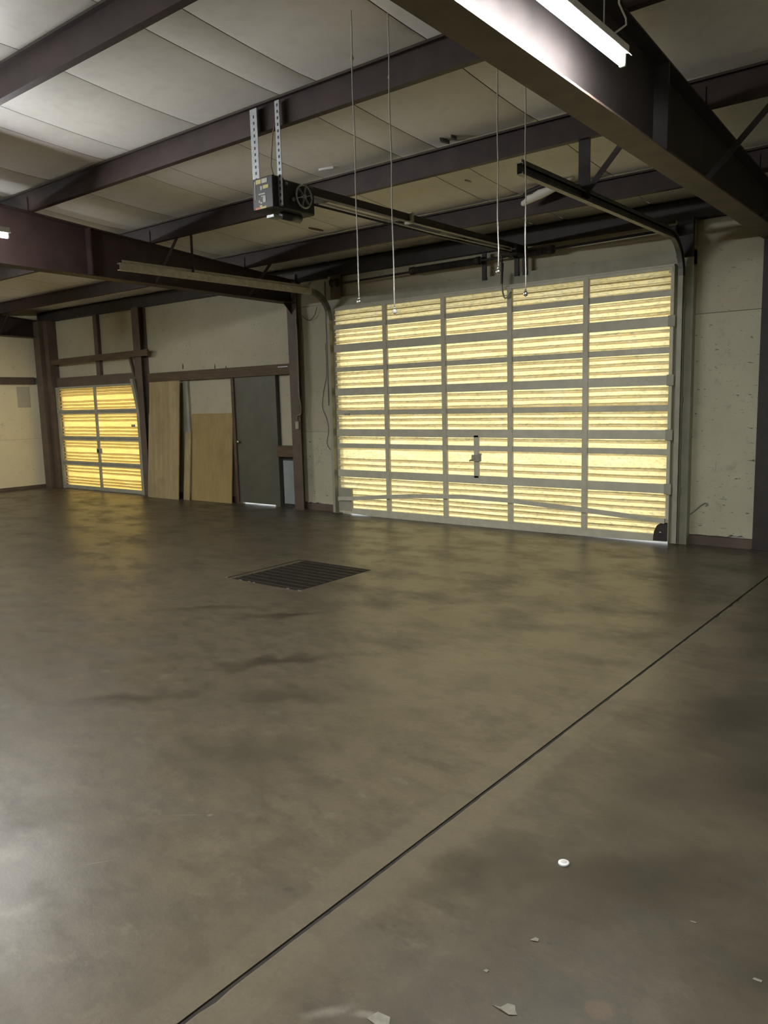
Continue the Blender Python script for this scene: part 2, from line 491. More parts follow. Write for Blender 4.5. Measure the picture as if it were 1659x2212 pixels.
# --- roof deck and insulation strips
cl = MB()
for (ya, yb) in ((0.75, RIDGE), (RIDGE, YB - .5)):
    cl.prism([(0, 0.09), (0, 0.12), (1, 0.12), (1, 0.09)], (XL - .3, 0, 0), (XR + .3, 0, 0), (0, 1, 0), (0, 0, 1)) if False else None
    za, zb_ = zr(ya) + 0.09, zr(yb) + 0.09
    vs = []
    for x in (XL - .3, XR + .3):
        vs += [(x, ya, za), (x, yb, zb_), (x, yb, zb_ + .03), (x, ya, za + .03)]
    cl._add(vs, [(0, 1, 2, 3), (7, 6, 5, 4), (0, 4, 5, 1), (1, 5, 6, 2), (2, 6, 7, 3), (3, 7, 4, 0)])
ceil = cl.build('ceiling', 'roof_metal')
tag(ceil, 'low sloped roof lined with white insulation strips between purlins', kind='structure')
WEBS = [-0.99, -2.555, -4.13, -5.68, -7.23, -8.78]
WEBS2 = [2 * RIDGE - y for y in reversed(WEBS)]
seams = [XL, -7.5, -6.45, -5.4, -4.4, -3.35, -2.3, -1.3, -0.3, 0.72, 1.14, 2.16, 3.17, 3.57, 4.6, 5.62, 6.65, 7.7, 8.7, 9.7, 10.7, 11.7, 12.7, XR]
def strip(x0, x1):
    m = MB()
    nodes = [0.12] + WEBS + [RIDGE]
    yl = []
    for a, b2 in zip(nodes[:-1], nodes[1:]):
        for k in range(9):
            t = k / 9.0
            yl.append((a + (b2 - a) * t, t, abs(b2 - a)))
    yl.append((RIDGE, 0, 1))
    yl += [(y, 0, 1) for y in WEBS2] + [(YB - .1, 0, 1)]
    xs = [x0 + 0.004, x0 + 0.05, (x0 + x1) / 2, x1 - 0.05, x1 - 0.004]
    dx = [0.0, 0.006, 0.009, 0.006, 0.0]
    vs = []; fs = []
    for y, t, ln in yl:
        sg = 0.022 * math.sin(math.pi * t) ** 0.6 * min(1, ln / 1.5) if t > 0 else 0
        for x, e in zip(xs, dx):
            wob = 0.005 * math.sin(3.1 * x + 2.3 * y) * (1 if t > 0 else 0)
            vs.append((x, y, zr(y) + 0.03 - sg - e - wob * 0.6))
    n = 5
    for i in range(len(yl) - 1):
        for k in range(n - 1):
            fs.append((i * n + k, i * n + k + 1, (i + 1) * n + k + 1, (i + 1) * n + k))
    m._add(vs, fs, True)
    return m.build('insulation_strip', 'insul', ceil)
for a, b2 in zip(seams[:-1], seams[1:]):
    strip(a, b2)

# --- far wall (the wall with the doors)
D1 = (0.0, 4.89, 3.03)        # big door opening x0, x1, top
D2 = (-7.92, -5.15, 2.13)     # small sectional door
D3 = (-2.43, -1.47, 2.12)     # grey hinged door
wf = MB()
wf.box(XL - .1, D2[0], 0.125, 0.19, -.1, 3.75)
wf.box(D2[0], D2[1], 0.125, 0.19, D2[2], 3.75)
wf.box(D2[1], D3[0], 0.125, 0.19, -.1, 3.75)
wf.box(D3[0], D3[1], 0.125, 0.19, D3[2], 3.75)
wf.box(D3[1], D1[0], 0.125, 0.19, -.1, 3.75)
wf.box(D1[0], D1[1], 0.125, 0.19, D1[2], 3.75)
wf.box(D1[1], XR + .1, 0.125, 0.19, -.1, 3.75)
wall_far = wf.build('wall_far', 'siding')
tag(wall_far, 'long eave wall holding the doors, clad inside with white boards', kind='structure')
def liner(x0, x1, z0, z1, mat='liner', y0=YW, y1=0.124, parent=None, nm='liner_board', ragged=0.0):
    m = MB()
    if ragged:
        n = max(4, int((x1 - x0) / 0.05))
        pr = [(x0, z1), (x0, z0)]
        for i in range(1, n):
            pr.append((x0 + (x1 - x0) * i / n, z0 + (random.random() ** 3) * ragged))
        pr += [(x1, z0), (x1, z1)]
        m.prism(pr, (0, y0, 0), (0, y1, 0), (1, 0, 0), (0, 0, 1))
    else:
        m.box(x0, x1, y0, y1, z0, z1)
    return m.build(nm, mat, parent or wall_far)
# boards, left to right
liner(-8.4, -6.42, 2.32, 2.56); liner(-8.4, -6.42, 2.563, 3.5)
liner(-6.417, -5.0, 2.32, 2.56); liner(-6.417, -5.0, 2.563, 3.5)
liner(-4.9, -1.0, 2.29, 3.5)
liner(-4.9, -3.66, 0.06, 2.12)
liner(-3.655, -2.50, 0.06, 2.12)
liner(-1.36, -0.98, 1.0, 2.15)
liner(-0.97, -0.16, 0.10, 1.22, 'liner_low', ragged=0.02); liner(-0.97, -0.16, 1.223, 3.12)
liner(-0.97, -0.12, 3.125, 3.5)
liner(-0.11, 2.44, 3.18, 3.5); liner(2.445, 5.0, 3.18, 3.5)
liner(5.10, 5.80, 2.512, 3.48); liner(5.10, 5.80, 0.105, 2.506, 'liner_low', ragged=0.03)
liner(5.97, 9.5, 0.105, 2.506, 'liner_low'); liner(5.97, 9.5, 2.512, 3.48)
liner(9.505, XR, 0.105, 2.506, 'liner_low'); liner(9.505, XR, 2.512, 3.48)
# --- other walls
def plain_wall(nm, bx, lbl):
    o = B(*bx).build(nm, 'siding')
    return tag(o, lbl, kind='structure')
wall_left = plain_wall('wall_left', (XL - .06, XL, YB, 0.124, -.1, 3.9), 'end wall beside the small door, white boards above and below a brown rail')
def lboard(y0, y1, z0, z1, mat='liner'):
    B(XL, XL + 0.02, y0, y1, z0, z1).build('liner_board', mat, wall_left)
for (a, b2) in ((-0.02, -2.44), (-2.445, -4.88), (-4.885, -7.3), (-7.305, -9.8), (-9.805, YB)):
    lboard(b2, a, 0.07, 1.06, 'liner_flare'); lboard(b2, a, 1.064, 2.215, 'liner_flare'); lboard(b2, a, 2.35, 3.9, 'liner_flare')
wall_right = plain_wall('wall_right', (XR, XR + .06, YB, 0.124, -.1, 3.9), 'plain end wall outside the view')
m = MB()
for x in (XL - .06, XR):      # gables above the end walls
    m._add([(x, 0.12, 3.9), (x, YB, 3.9), (x, RIDGE, 4.6), (x + .06, 0.12, 3.9), (x + .06, YB, 3.9), (x + .06, RIDGE, 4.6)],
           [(0, 1, 2), (5, 4, 3), (0, 3, 4, 1), (1, 4, 5, 2), (2, 5, 3, 0)])
tag(m.build('wall_gable', 'liner'), 'white gables above the end walls', kind='structure')
wall_near = plain_wall('wall_near', (XL - .06, XR + .06, YB - .06, YB, -.1, 3.9), 'back wall behind the viewer')
B(XL, XR, YB, YB + .02, 0.1, 3.8).build('liner_board', 'liner', wall_near)
B(XR - .02, XR, YB, 0.12, 0.1, 3.8).build('liner_board', 'liner', wall_right)

# --- base channels
def trim(nm, bx, mat, lbl):
    return tag(B(*bx).build(nm, mat), lbl, kind='structure')
trim('baseboard_left', (XL, XL + .035, YB, -0.02, 0, 0.07), 'steel_brown', 'dark base channel along the end wall')
m = MB()
for (x0, x1) in ((-4.9, -2.5), (-0.8, -0.16), (5.10, 5.80), (5.98, XR)):
    m.box(x0, x1, 0.06, 0.124, 0, 0.10)
tag(m.build('baseboard_far', 'steel_brown'), 'dark base channel along the wall with the doors', kind='structure')

# ------------------------------------------------------------------ steel frame
def i_prof(wd, dp, tf=0.012, tw=0.008):
    a, h = wd / 2, dp / 2
    return [(-a, -h), (a, -h), (a, -h + tf), (tw / 2, -h + tf), (tw / 2, h - tf), (a, h - tf), (a, h), (-a, h), (-a, h - tf), (-tw / 2, h - tf), (-tw / 2, -h + tf), (-a, -h + tf)]
def frame_column(xc, label, y_in=-0.03, wd=0.2, mat='steel_red'):
    t = thing('column', label, 'steel column', 'main frame columns', loc=(xc, y_in, 0))
    top = zp(0.1) + 0.1
    B(-wd / 2, wd / 2, 0, 0.012, 0, top).build('inner_flange', mat, t)
    B(-0.005, 0.005, 0.012, 0.148, 0, top).build('web', mat, t)
    B(-wd / 2, wd / 2, 0.142, 0.154, 0, top).build('outer_flange', mat, t)
    B(-wd / 2 - .02, wd / 2 + .02, -0.02, 0.15, 0, 0.014).build('base_plate', mat, t)
    return t
FR = [(-0.90, 'left'), (5.89, 'right')]
frame_column(-0.90, 'red-brown steel column between the grey hinged door and the big yellow door', mat='steel_brown')
frame_column(5.89, 'dark steel column at the right edge of the picture', mat='steel_dark')
def rafter(xc, label, mat):
    t = thing('rafter', label, 'steel rafter', 'main frame rafters', loc=(xc, 0, 0))
    wd = 0.2
    def zb(y):
        return 3.175 + 0.017 * (-y) if y >= RIDGE else 3.175 + 0.017 * (-RIDGE)
    # tapered web from the column to the ridge and on to the far eave
    ysr = [0.06, RIDGE, 2 * RIDGE]
    vs = []; fs = []
    for y in ysr:
        vs += [(-0.005, y, zb(y)), (-0.005, y, zp(y) - .006), (0.005, y, zb(y)), (0.005, y, zp(y) - .006)]
    for i in (0, 1):
        a, b2 = i * 4, i * 4 + 4
        fs += [(a, b2, b2 + 1, a + 1), (a + 2, a + 3, b2 + 3, b2 + 2), (a, a + 2, b2 + 2, b2), (a + 1, b2 + 1, b2 + 3, a + 3)]
    MB()._add(vs, fs).build('web', mat, t)
    for nm, fz, off in (('lower_flange', zb, 0.0), ('upper_flange', zp, -0.013)):
        vs = []; fs = []
        for y in ysr:
            yy = -0.03 if (y == 0.06 and nm == 'lower_flange') else y
            z = fz(y) + off
            vs += [(-wd / 2, yy, z), (wd / 2, yy, z), (wd / 2, yy, z + .012), (-wd / 2, yy, z + .012)]
        for i in (0, 1):
            a, b2 = i * 4, i * 4 + 4
            for k in range(4):
                kk = (k + 1) % 4
                fs.append((a + k, a + kk, b2 + kk, b2 + k))
        fs += [(3, 2, 1, 0), (8, 9, 10, 11)]
        MB()._add(vs, fs).build(nm, 'steel_brown' if (nm == 'lower_flange' and mat == 'steel_dark') else mat, t)  # dark rafter's underside lighter: light bounced off the floor put into the colour
    # knee gusset and bolted splice plate
    MB().prism([(0, 0), (-0.17, 0), (0, -0.16)], (-0.005, -0.03, 3.18), (0.005, -0.03, 3.18), (0, 1, 0), (0, 0, 1)).build('knee_gusset', mat, t)
    B(-wd / 2, wd / 2, -3.42, -3.40, zb(-3.4), zp(-3.4) - .01).build('splice_plate', mat, t)
    # angle braces from the lower flange up to the purlins
    for yp in WEBS[:2]:
        for sg in ((-1, 1) if yp > -2 else (1,)):
            MB().bar((sg * 0.09, yp + .03, zb(yp) + .02), (sg * 0.62, yp + .03, zp(yp) + .05), 0.045, 0.006, (0, 1, 0)).build('flange_brace', mat, t)
    return t
rafter(-0.90, 'dark red steel rafter running up from the column left of the big door', 'steel_red')
rafter(5.89, 'broad dark steel rafter in the upper right corner', 'steel_dark')
rafter(XL + 0.16, 'steel end-wall rafter along the top of the left wall', 'steel_red')
rafter(12.9, 'steel rafter of the bay outside the view', 'steel_dark')

def purlin(yw, label, k):
    t = thing('purlin', label, 'roof purlin', 'roof purlins', loc=(0, yw, zp(yw)))
    d = 0.2
    pr = [(0, 0), (0.062, 0), (0.062, 0.018), (0.059, 0.018), (0.059, 0.003), (0.003, 0.003), (0.003, d), (-0.06, d), (-0.06, d - .018), (-0.057, d - .018), (-0.057, d - .003), (0, d - .003)]
    mat = 'steel_red'
    MB().prism(pr, (XL + .02, 0, 0), (XR - .02, 0, 0), (0, 1, 0), (0, 0, 1)).build('channel', mat, t)
    # clips bolting it to each rafter
    for xc in (-0.90, 5.89):
        B(xc - .07, xc + .07, -0.008, -0.001, -0.01, 0.15).build('clip', mat, t)
    return t
PL = ['first roof purlin in from the door wall, level with the white torn insulation', 'second roof purlin from the door wall, carrying the track hangers',
      'third roof purlin from the door wall, carrying the black operator', 'fourth roof purlin from the door wall, across the top left corner',
      'roof purlin just above the viewer', 'roof purlin nearest the ridge']
for k, y in enumerate(WEBS):
    purlin(y, PL[k], k)
# eave strut
t = thing('eave_strut', 'dark steel strut along the eave above the doors', 'eave strut', loc=(0, 0, 3.49))
MB().prism([(0.09, 0), (0.0, 0), (0, 0.19), (0.09, 0.2), (0.09, 0.195), (0.005, 0.185), (0.005, 0.005), (0.09, 0.005)], (XL + .02, 0, 0), (XR - .02, 0, 0), (0, 1, 0), (0, 0, 1)).build('channel', 'steel_dark', t)
B(XL, XR, 0.09, 0.124, 0.0, 0.25).build('back_flange', 'steel_dark', t)

# corner column and the wall posts around the small door
t = thing('column', 'grey steel corner column between the left wall and the small yellow door', 'steel column', loc=(-8.27, -0.2, 0))
B(-0.14, 0.10, 0.0, 0.012, 0, 3.5).build('inner_flange', 'steel_brown', t)
B(0.088, 0.10, 0.012, 0.30, 0, 3.5).build('web', 'steel_brown', t)
B(-0.14, 0.20, 0.288, 0.30, 0, 3.5).build('outer_flange', 'steel_brown', t)
B(0.10, 0.26, 0.10, 0.30, 0, 3.5).build('angle_leg', 'steel_brown', t)
t = thing('door_post', 'dark steel post between the small yellow door and the leaning plywood', 'door post', loc=(-4.99, -0.02, 0))
B(-0.12, 0.10, 0, 0.012, 0, 3.5).build('flange', 'steel_brown', t)
B(0.02, 0.032, 0.012, 0.12, 0, 3.5).build('web', 'steel_brown', t)
B(-0.12, 0.16, 0.108, 0.12, 0, 3.5).build('back_flange', 'steel_brown', t)
tag(B(-6.49, -6.36, 0.03, 0.10, 2.25, 3.5).build('wall_stud', 'steel_brown'), 'short brown stud in the white wall above the small yellow door', 'wall stud')
t = thing('door_header', 'brown steel header over the small yellow door', 'door header', loc=(0, 0, 0))
B(-8.05, -4.95, 0.02, 0.124, 2.13, 2.32).build('channel', 'steel_brown', t)
tag(B(XL + .02, XL + .07, YB, -0.22, 2.21, 2.355).build('wall_rail', 'steel_brown'), 'dark horizontal rail across the left end wall', 'wall rail')
tag(MB().bar((-8.05, -0.06, 2.64), (-4.60, -0.06, 2.66), 0.04, 0.115, (0, 0, 1)).build('timber_board', 'wood_dark'), 'brown board nailed across the posts above the small yellow door', 'board')
tag(MB().bar((-5.15, 0.0, 2.255), (-5.22, -0.03, 2.61), 0.05, 0.05, (0, 1, 0)).build('brace', 'steel_brown'), 'short slanted brace hanging under the board by the small door', 'brace')
tag(B(XL + .02, XL + .035, -0.60, -0.34, 1.73, 2.16).build('cover_panel', 'liner'), 'square access panel on the white left wall', 'access panel')

# jambs of the big door
t = thing('door_jamb', 'grey-green steel jamb left of the big yellow door', 'door jamb', loc=(0, 0, 0))
B(-0.16, -0.005, -0.0, 0.124, 0, 3.5).build('post', 'jamb', t)
B(-0.10, 0.10, -0.012, -0.001, 3.16, 3.5).build('bearing_plate', 'steel_brown', t)
t = thing('door_jamb', 'grey-green steel jamb right of the big yellow door', 'door jamb', loc=(0, 0, 0))
B(4.895, 5.10, -0.0, 0.124, 0, 3.5).build('post', 'jamb', t)
B(4.93, 5.10, -0.05, -0.001, 3.1, 3.5).build('post_top', 'steel_dark', t)  # top of the same post in dark steel, without the veil colour
t = thing('door_header', 'olive steel header above the big yellow door', 'door header', loc=(0, 0, 0))
B(-0.16, 5.10, -0.008, 0.124, 3.025, 3.18).build('channel', 'jamb', t)
B(-0.02, 4.91, -0.045, -0.008, 3.005, 3.045).build('stop_angle', 'alu', t)

# ------------------------------------------------------------------ sectional doors
def sheet(x0, x1, z0, z1, ribs, y0, depth, skew=None):
    """ribbed translucent sheet; ribs = heights of the rib centres"""
    pr = [(z0, y0)]
    for r, hw, tw in ribs:
        pr += [(r - hw, y0), (r - tw, y0 - depth), (r + tw, y0 - depth), (r + hw, y0)]
    pr.append((z1, y0))
    m = MB()
    vs = []; fs = []
    n = len(pr)
    nx = max(2, int((x1 - x0) / 0.12))
    for i in range(nx + 1):
        x = x0 + (x1 - x0) * i / nx
        for k, (z, y) in enumerate(pr):
            e = 0.0
            if 0 < k < n - 1:
                e = 0.0022 * math.sin(5.3 * x + 1.7 * z * 10) + 0.001 * math.sin(17 * x + k)
            vs.append((x, y + 0.001 * math.sin(9 * x + k * 2), z + e))
    for i in range(nx):
        for k in range(n - 1):
            fs.append((i * n + k, (i + 1) * n + k, (i + 1) * n + k + 1, i * n + k + 1))
    m._add(vs, fs)
    m.grime = [i for i in range(len(fs)) if i % (n - 1) % 4 == 1]
    return m

# --- the big door
d1 = thing('door_1', 'big sectional door of five rows of ribbed yellow fibreglass', None, kind='structure')
STL = [0.943, 1.925, 2.918, 3.919]
edges = [0.0] + STL + [4.89]
SECT = [(0.05, 0.615), (0.615, 1.22), (1.22, 1.815), (1.815, 2.44), (2.44, 3.02)]
for (z0, z1) in SECT:
    hgt = z1 - z0
    rb = [(z0 + hgt * f, 0.020, 0.006) for f in (0.17, 0.305, 0.42, 0.58, 0.715, 0.85)]
    if z0 == 0.615:
        rb = [(z0 + hgt * f, 0.020, 0.006) for f in (0.20, 0.34, 0.62, 0.86)]
    for a, b2 in zip(edges[:-1], edges[1:]):
        xa = a - 0.015 if a == 0.0 else a
        xb = b2 + 0.015 if b2 == 4.89 else b2
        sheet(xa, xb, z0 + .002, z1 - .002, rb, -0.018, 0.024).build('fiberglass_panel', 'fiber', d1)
FY0, FY1 = -0.075, -0.043
# meeting rails, each the two section edges bolted together
for z, hh in ((0.62, 0.105), (1.22, 0.105), (1.815, 0.105), (2.445, 0.110)):
    m = MB().box(-0.015, 4.915, FY0, FY1, z - hh / 2, z + hh / 2, 0.004)
    m.box(-0.01, 4.905, FY1 + .001, -0.02, z - 0.02, z + 0.02)
    m.build('meeting_rail', 'alu', d1)
for z in (1.03, 1.515, 2.14, 2.745):
    B(-0.015, 4.905, FY0 + .006, FY1, z - 0.033, z + 0.033, 0.004).build('strut', 'alu', d1)
B(-0.015, 4.905, FY0, -0.018, 2.985, 3.022, 0.004).build('top_rail', 'alu', d1)
m = MB()       # bottom rail: rests on the floor in the middle, daylight under both ends
xs = [-0.015, 0.35, 0.6, 1.2, 2.4, 3.4, 3.9, 4.4, 4.905]
zs = [0.030, 0.018, 0.004, 0.002, 0.001, 0.002, 0.005, 0.012, 0.026]
vs = []; fs = []
for x, z in zip(xs, zs):
    vs += [(x, FY0, z), (x, -0.016, z), (x, -0.016, 0.10), (x, FY0, 0.10)]
for i in range(len(xs) - 1):
    for k in range(4):
        kk = (k + 1) % 4
        fs.append((i * 4 + k, i * 4 + 4 + k, i * 4 + 4 + kk, i * 4 + kk))
fs += [(0, 1, 2, 3), (35, 34, 33, 32)]
m._add(vs, fs).build('bottom_rail', 'alu', d1)
for i, x in enumerate(STL):
    B(x - 0.035, x + 0.035, FY0 - .006, FY1 + .004, 0.08, 3.0, 0.004).build('stile', 'alu', d1)
B(-0.05, -0.012, -0.030, -0.012, 0.03, 3.02).build('end_stile', 'alu', d1)
B(4.885, 4.925, FY0, -0.012, 0.03, 3.02, 0.004).build('end_stile', 'alu', d1)
# lock post and latch in the fourth row
B(2.38, 2.455, FY0, FY1, 0.64, 1.20, 0.004).build('lock_post', 'alu', d1)
lk = B(2.36, 2.50, FY0 - .03, FY0, 0.86, 0.945, 0.006).build('latch', 'jamb', d1)
MB().bar((2.33, FY0 - .02, 0.865), (2.42, FY0 - .02, 0.905), 0.02, 0.03, (0, 1, 0)).build('latch_lever', 'jamb', lk)
B(2.455, 2.505, FY0 - .028, FY0 - .004, 0.94, 0.965).build('latch_keeper', 'jamb', lk)
# bent reinforcing strut across the bottom row
pts = [(0.0, 0.235), (0.27, 0.25), (0.9, 0.31), (1.45, 0.352), (2.2, 0.385), (2.92, 0.378), (3.9, 0.325), (4.89, 0.262)]
MB().sweep([(-0.014, -0.028), (0.014, -0.028), (0.014, 0.028), (-0.014, 0.028)], [(x, FY0 - .022, z) for x, z in pts], (0, 1, 0)).build('bent_strut', 'alu', d1)
B(-0.01, 0.245, FY0 - .006, FY1, 0.055, 0.395).build('repair_plate', 'jamb', d1)
# bottom bracket at the right, a bright disc standing for its daylight hole
br = MB().prism([(0, 0), (0, 0.21), (-0.07, 0.21), (-0.12, 0.17), (-0.15, 0.10), (-0.16, 0.0)], (4.915, FY0 - .006, 0.03), (4.915, FY1, 0.03), (1, 0, 0), (0, 0, 1)).build('bottom_bracket', 'steel_dark', d1)
MB().tube([(4.84, FY0 - .012, 0.125), (4.84, FY0 - .004, 0.125)], 0.016, 12).build('daylight_disc', 'chrome', br)
MB().prism([(0, 0), (-0.045, 0), (-0.02, 0.035), (-0.04, 0.06), (0, 0.06)], (4.905, FY0 - .004, 2.955), (4.905, FY1, 2.955), (1, 0, 0), (0, 0, 1)).build('top_bracket', 'alu', d1)
for z in (0.62, 1.22, 1.815, 2.445):       # roller hinges at the right edge
    B(4.87, 4.95, FY0 - .02, FY0, z - .06, z + .06, 0.004).build('roller_hinge', 'jamb', d1)
B(0.16, 0.26, FY0 - .012, FY0, 1.475, 1.50).build('pull_handle', 'jamb', d1)
# trolley arm hanging in a loop in front of the third stile
arm = [(2.86, -0.13, 3.30), (2.84, -0.12, 3.03), (2.85, -0.12, 2.95), (2.865, -0.12, 2.90), (2.885, -0.12, 2.876), (2.91, -0.12, 2.885), (2.935, -0.115, 2.915), (2.96, -0.10, 2.945)]

# --- the small door
d2 = thing('door_2', 'small sectional door of four rows of golden ribbed fibreglass', None, kind='structure')
Z2 = [0.03, 0.545, 1.065, 1.605, 2.125]
SX = -6.56
for i in range(4):
    z0, z1 = Z2[i], Z2[i + 1]
    hgt = z1 - z0
    rb = [(z0 + hgt * f, 0.021, 0.008) for f in (0.14, 0.27, 0.40, 0.665, 0.785, 0.90)]
    if i == 0:
        rb = [(z0 + hgt * f, 0.020, 0.008) for f in (0.17, 0.28, 0.40, 0.64, 0.77, 0.90)]
    for a, b2 in ((-7.94, SX), (SX, -5.13)):
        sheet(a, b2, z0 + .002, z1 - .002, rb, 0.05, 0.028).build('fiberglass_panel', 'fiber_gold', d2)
for z in Z2[1:4]:
    MB().box(-7.93, -5.13, -0.005, 0.020, z - 0.045, z - 0.002, 0.003).box(-7.93, -5.13, -0.003, 0.020, z + 0.002, z + 0.045, 0.003).box(-7.93, -5.13, 0.021, 0.05, z - .015, z + .015).build('meeting_rail', 'jamb', d2)
B(-7.93, -5.13, -0.003, 0.05, 0.004, 0.075, 0.003).build('bottom_rail', 'jamb', d2)
B(-7.93, -5.13, -0.003, 0.05, 2.09, 2.128, 0.003).build('top_rail', 'jamb', d2)
B(SX - 0.035, SX + 0.035, -0.012, 0.02, 0.05, 2.11, 0.004).build('stile', 'jamb', d2)
B(-5.165, -5.125, -0.003, 0.05, 0.03, 2.12).build('end_stile', 'jamb', d2)
hd = B(-6.60, -6.42, -0.03, -0.012, 0.77, 0.87, 0.004).build('latch', 'jamb', d2)
B(-6.56, -6.52, -0.05, -0.03, 0.79, 0.85).build('latch_knob', 'steel_dark', hd)
B(-5.40, -5.28, 0.015, 0.022, 1.30, 1.345).build('tag_plate', 'jamb', d2)
# its tracks
for x, lbl in ((-5.10, 'leaning steel track at the right edge of the small yellow door'), (-7.97, 'steel track at the left edge of the small yellow door')):
    t = thing('door_track', lbl, 'door track')
    pr = [(-0.035, -0.03), (0.035, -0.03), (0.035, 0.03), (-0.035, 0.03)]
    path = [(x, 0.0, 0.0), (x, 0.0, 1.62), (x - .01, -0.05, 1.95), (x - .02, -0.085, 2.2)] if x > -6 else [(x, 0.0, 0.0), (x, 0.0, 2.12)]
    MB().sweep([(-0.04, -0.025), (0.04, -0.025), (0.04, 0.025), (-0.04, 0.025)], path, (1, 0, 0)).build('channel', 'jamb', t)
    B(x - .05, x + .05, 0.026, 0.10, 1.2, 1.26).build('bracket', 'jamb', t)

# --- the hinged door with its frame
d3 = thing('door_3', 'dark grey flush hinged door with a round knob', None, kind='structure')
B(-2.405, -1.515, 0.055, 0.098, 0.022, 2.13).build('door_leaf', 'grey_door', d3)
kn = MB().tube([(-2.345, 0.055, 1.05), (-2.345, 0.035, 1.05)], 0.012, 10).build('knob_stem', 'chrome', d3)
MB().tube([(-2.345, 0.037, 1.05), (-2.345, 0.030, 1.05), (-2.345, 0.012, 1.05), (-2.345, 0.004, 1.05)], [0.014, 0.027, 0.027, 0.014], 12).build('knob', 'chrome', kn)
for z in (0.3, 1.05, 1.85):
    B(-1.525, -1.505, 0.045, 0.056, z - .05, z + .05).build('hinge', 'grey_door', d3)
tag(B(-2.47, -2.405, 0.03, 0.124, 0, 2.12).build('trim_1', 'wood_dark'), 'brown timber jamb at the knob side of the grey door', kind='structure')
tag(B(-1.515, -1.40, 0.04, 0.124, 0, 2.12).build('trim_2', 'grey_door'), 'dark grey jamb at the hinge side of the grey door', kind='structure')
tag(MB().box(-4.78, -1.0, 0.02, 0.124, 2.12, 2.285, 0.004).build('header_beam', 'wood_dark'), 'long brown timber header over the plywood and the grey door', 'timber beam')
tag(B(-1.42, -1.0, 0.02, 0.124, 0.82, 1.0, 0.004).build('timber_rail', 'wood_dark'), 'short brown timber rail between the grey door and the column', 'timber rail')
tag(B(-1.33, -1.02, 0.07, 0.124, 0.06, 0.76).build('lower_panel', 'blue_panel'), 'pale blue-grey panel low down beside the grey door', 'wall panel')
tag(B(-1.40, -0.98, 0.10, 0.124, 0.0, 0.82).build('trim_3', 'steel_dark'), 'dark recess boarding low beside the grey door', kind='structure')
tag(B(-1.30, -1.08, 0.012, 0.019, 2.235, 2.25).build('name_strip', 'galv'), 'thin pale metal strip on the end of the brown header beam', 'metal strip')

# plywood and boards leaning on the wall
def leaning(nm, x0, x1, h, ybot, ytop, th, mat, lbl, cat, x2=None):
    m = MB()
    dx = 0.0 if x2 is None else x2
    m.prism([(0, 0), (th, 0), (th, 1), (0, 1)], (0, 0, 0), (0, 0, 0), (0, 1, 0), (0, 0, 1)) if False else None
    vs = []
    for x, s in ((x0, 0), (x1, 1)):
        vs += [(x, ybot, 0), (x, ybot + th, 0), (x + dx, ytop + th, h), (x + dx, ytop, h)]
    m._add(vs, [(0, 1, 2, 3), (7, 6, 5, 4), (0, 4, 5, 1), (1, 5, 6, 2), (2, 6, 7, 3), (3, 7, 4, 0)])
    return tag(m.build(nm, mat), lbl, cat)
leaning('plywood_sheet', -4.79, -3.86, 1.545, -0.14, 0.000, 0.018, 'ply_pale', 'shorter pale plywood sheet behind the tallest one, nearest the small door', 'plywood')
leaning('plywood_sheet', -4.72, -3.83, 2.118, -0.165, -0.040, 0.018, 'ply_pale', 'tallest pale streaky plywood sheet, reaching the brown header', 'plywood', 0.07)
leaning('plywood_sheet', -3.60, -2.50, 1.53, -0.06, 0.070, 0.018, 'ply_tan', 'plain tan plywood sheet leaning beside the grey door', 'plywood')
leaning('narrow_board', -3.76, -3.59, 1.21, -0.105, 0.02, 0.02, 'ply_pale', 'narrow upright board between the two stacks of plywood', 'board')
tag(B(-3.80, -3.665, 0.06, 0.099, 0.0, 2.115).build('timber_post', 'jamb'), 'narrow grey post behind the gap between the plywood sheets', 'post')

# ------------------------------------------------------------------ overhead tracks of the big door
def c_prof(w=0.025, h=0.04, t=0.004):
    return [(-w, -h), (w, -h), (w, -h + .014), (w - t, -h + .014), (w - t, -h + t), (-w + t, -h + t), (-w + t, h - t), (w - t, h - t), (w - t, h - .014), (w, h - .014), (w, h), (-w, h)]
def track(x, zt, sg, mat, lbl, y_end):
    t = thing('overhead_track', lbl, 'door track', 'overhead tracks of the big door')
    R = 0.38
    yv = -0.075
    path = [(x, yv, 0.02), (x, yv, 1.5), (x, yv, zt - R)]
    for k in range(1, 9):
        a = math.pi / 2 * k / 8
        path.append((x, yv - R + R * math.cos(a), zt - R + R * math.sin(a)))
    cv = path[2:]
    B_ = MB().sweep(c_prof(), path[:3], (sg, 0, 0)).build('vertical_track', 'jamb', t)
    MB().sweep(c_prof(), cv, (sg, 0, 0), smooth=False).build('curved_track', 'track', t)
    MB().sweep(c_prof(), [(x, yv - R, zt), (x, y_end, zt)], (sg, 0, 0)).build('horizontal_track', mat, t)
    # stiffening angle along the top
    MB().prism([(0, 0), (0.04, 0), (0.04, 0.004), (0.004, 0.004), (0.004, 0.045), (0, 0.045)], (x - .02, yv - R, zt + .036), (x - .02, y_end + .06, zt + .036), (1, 0, 0), (0, 0, 1)).build('top_angle', mat, t)
    # drop hanger from the second purlin, with its sway brace
    w2 = 0.05 if sg > 0 else 0.02
    hy = -2.50
    B(x - w2, x + w2, hy - .012, hy - .004, zt - 0.03, zp(hy) + 0.12).build('drop_hanger', 'steel_dark' if sg > 0 else 'steel_red', t)
    if sg > 0:
        MB().bar((x + .03, hy - .02, zt + .03), (x + .50, hy - .02, zp(hy) + .10), 0.05, 0.006, (0, 1, 0)).build('sway_brace', 'steel_dark', t)
    for z in (0.6, 1.6, 2.6):
        B(x - .03, x + .03, yv + .042, -0.001, z - .03, z + .03).build('wall_bracket', 'jamb', t)
    return t
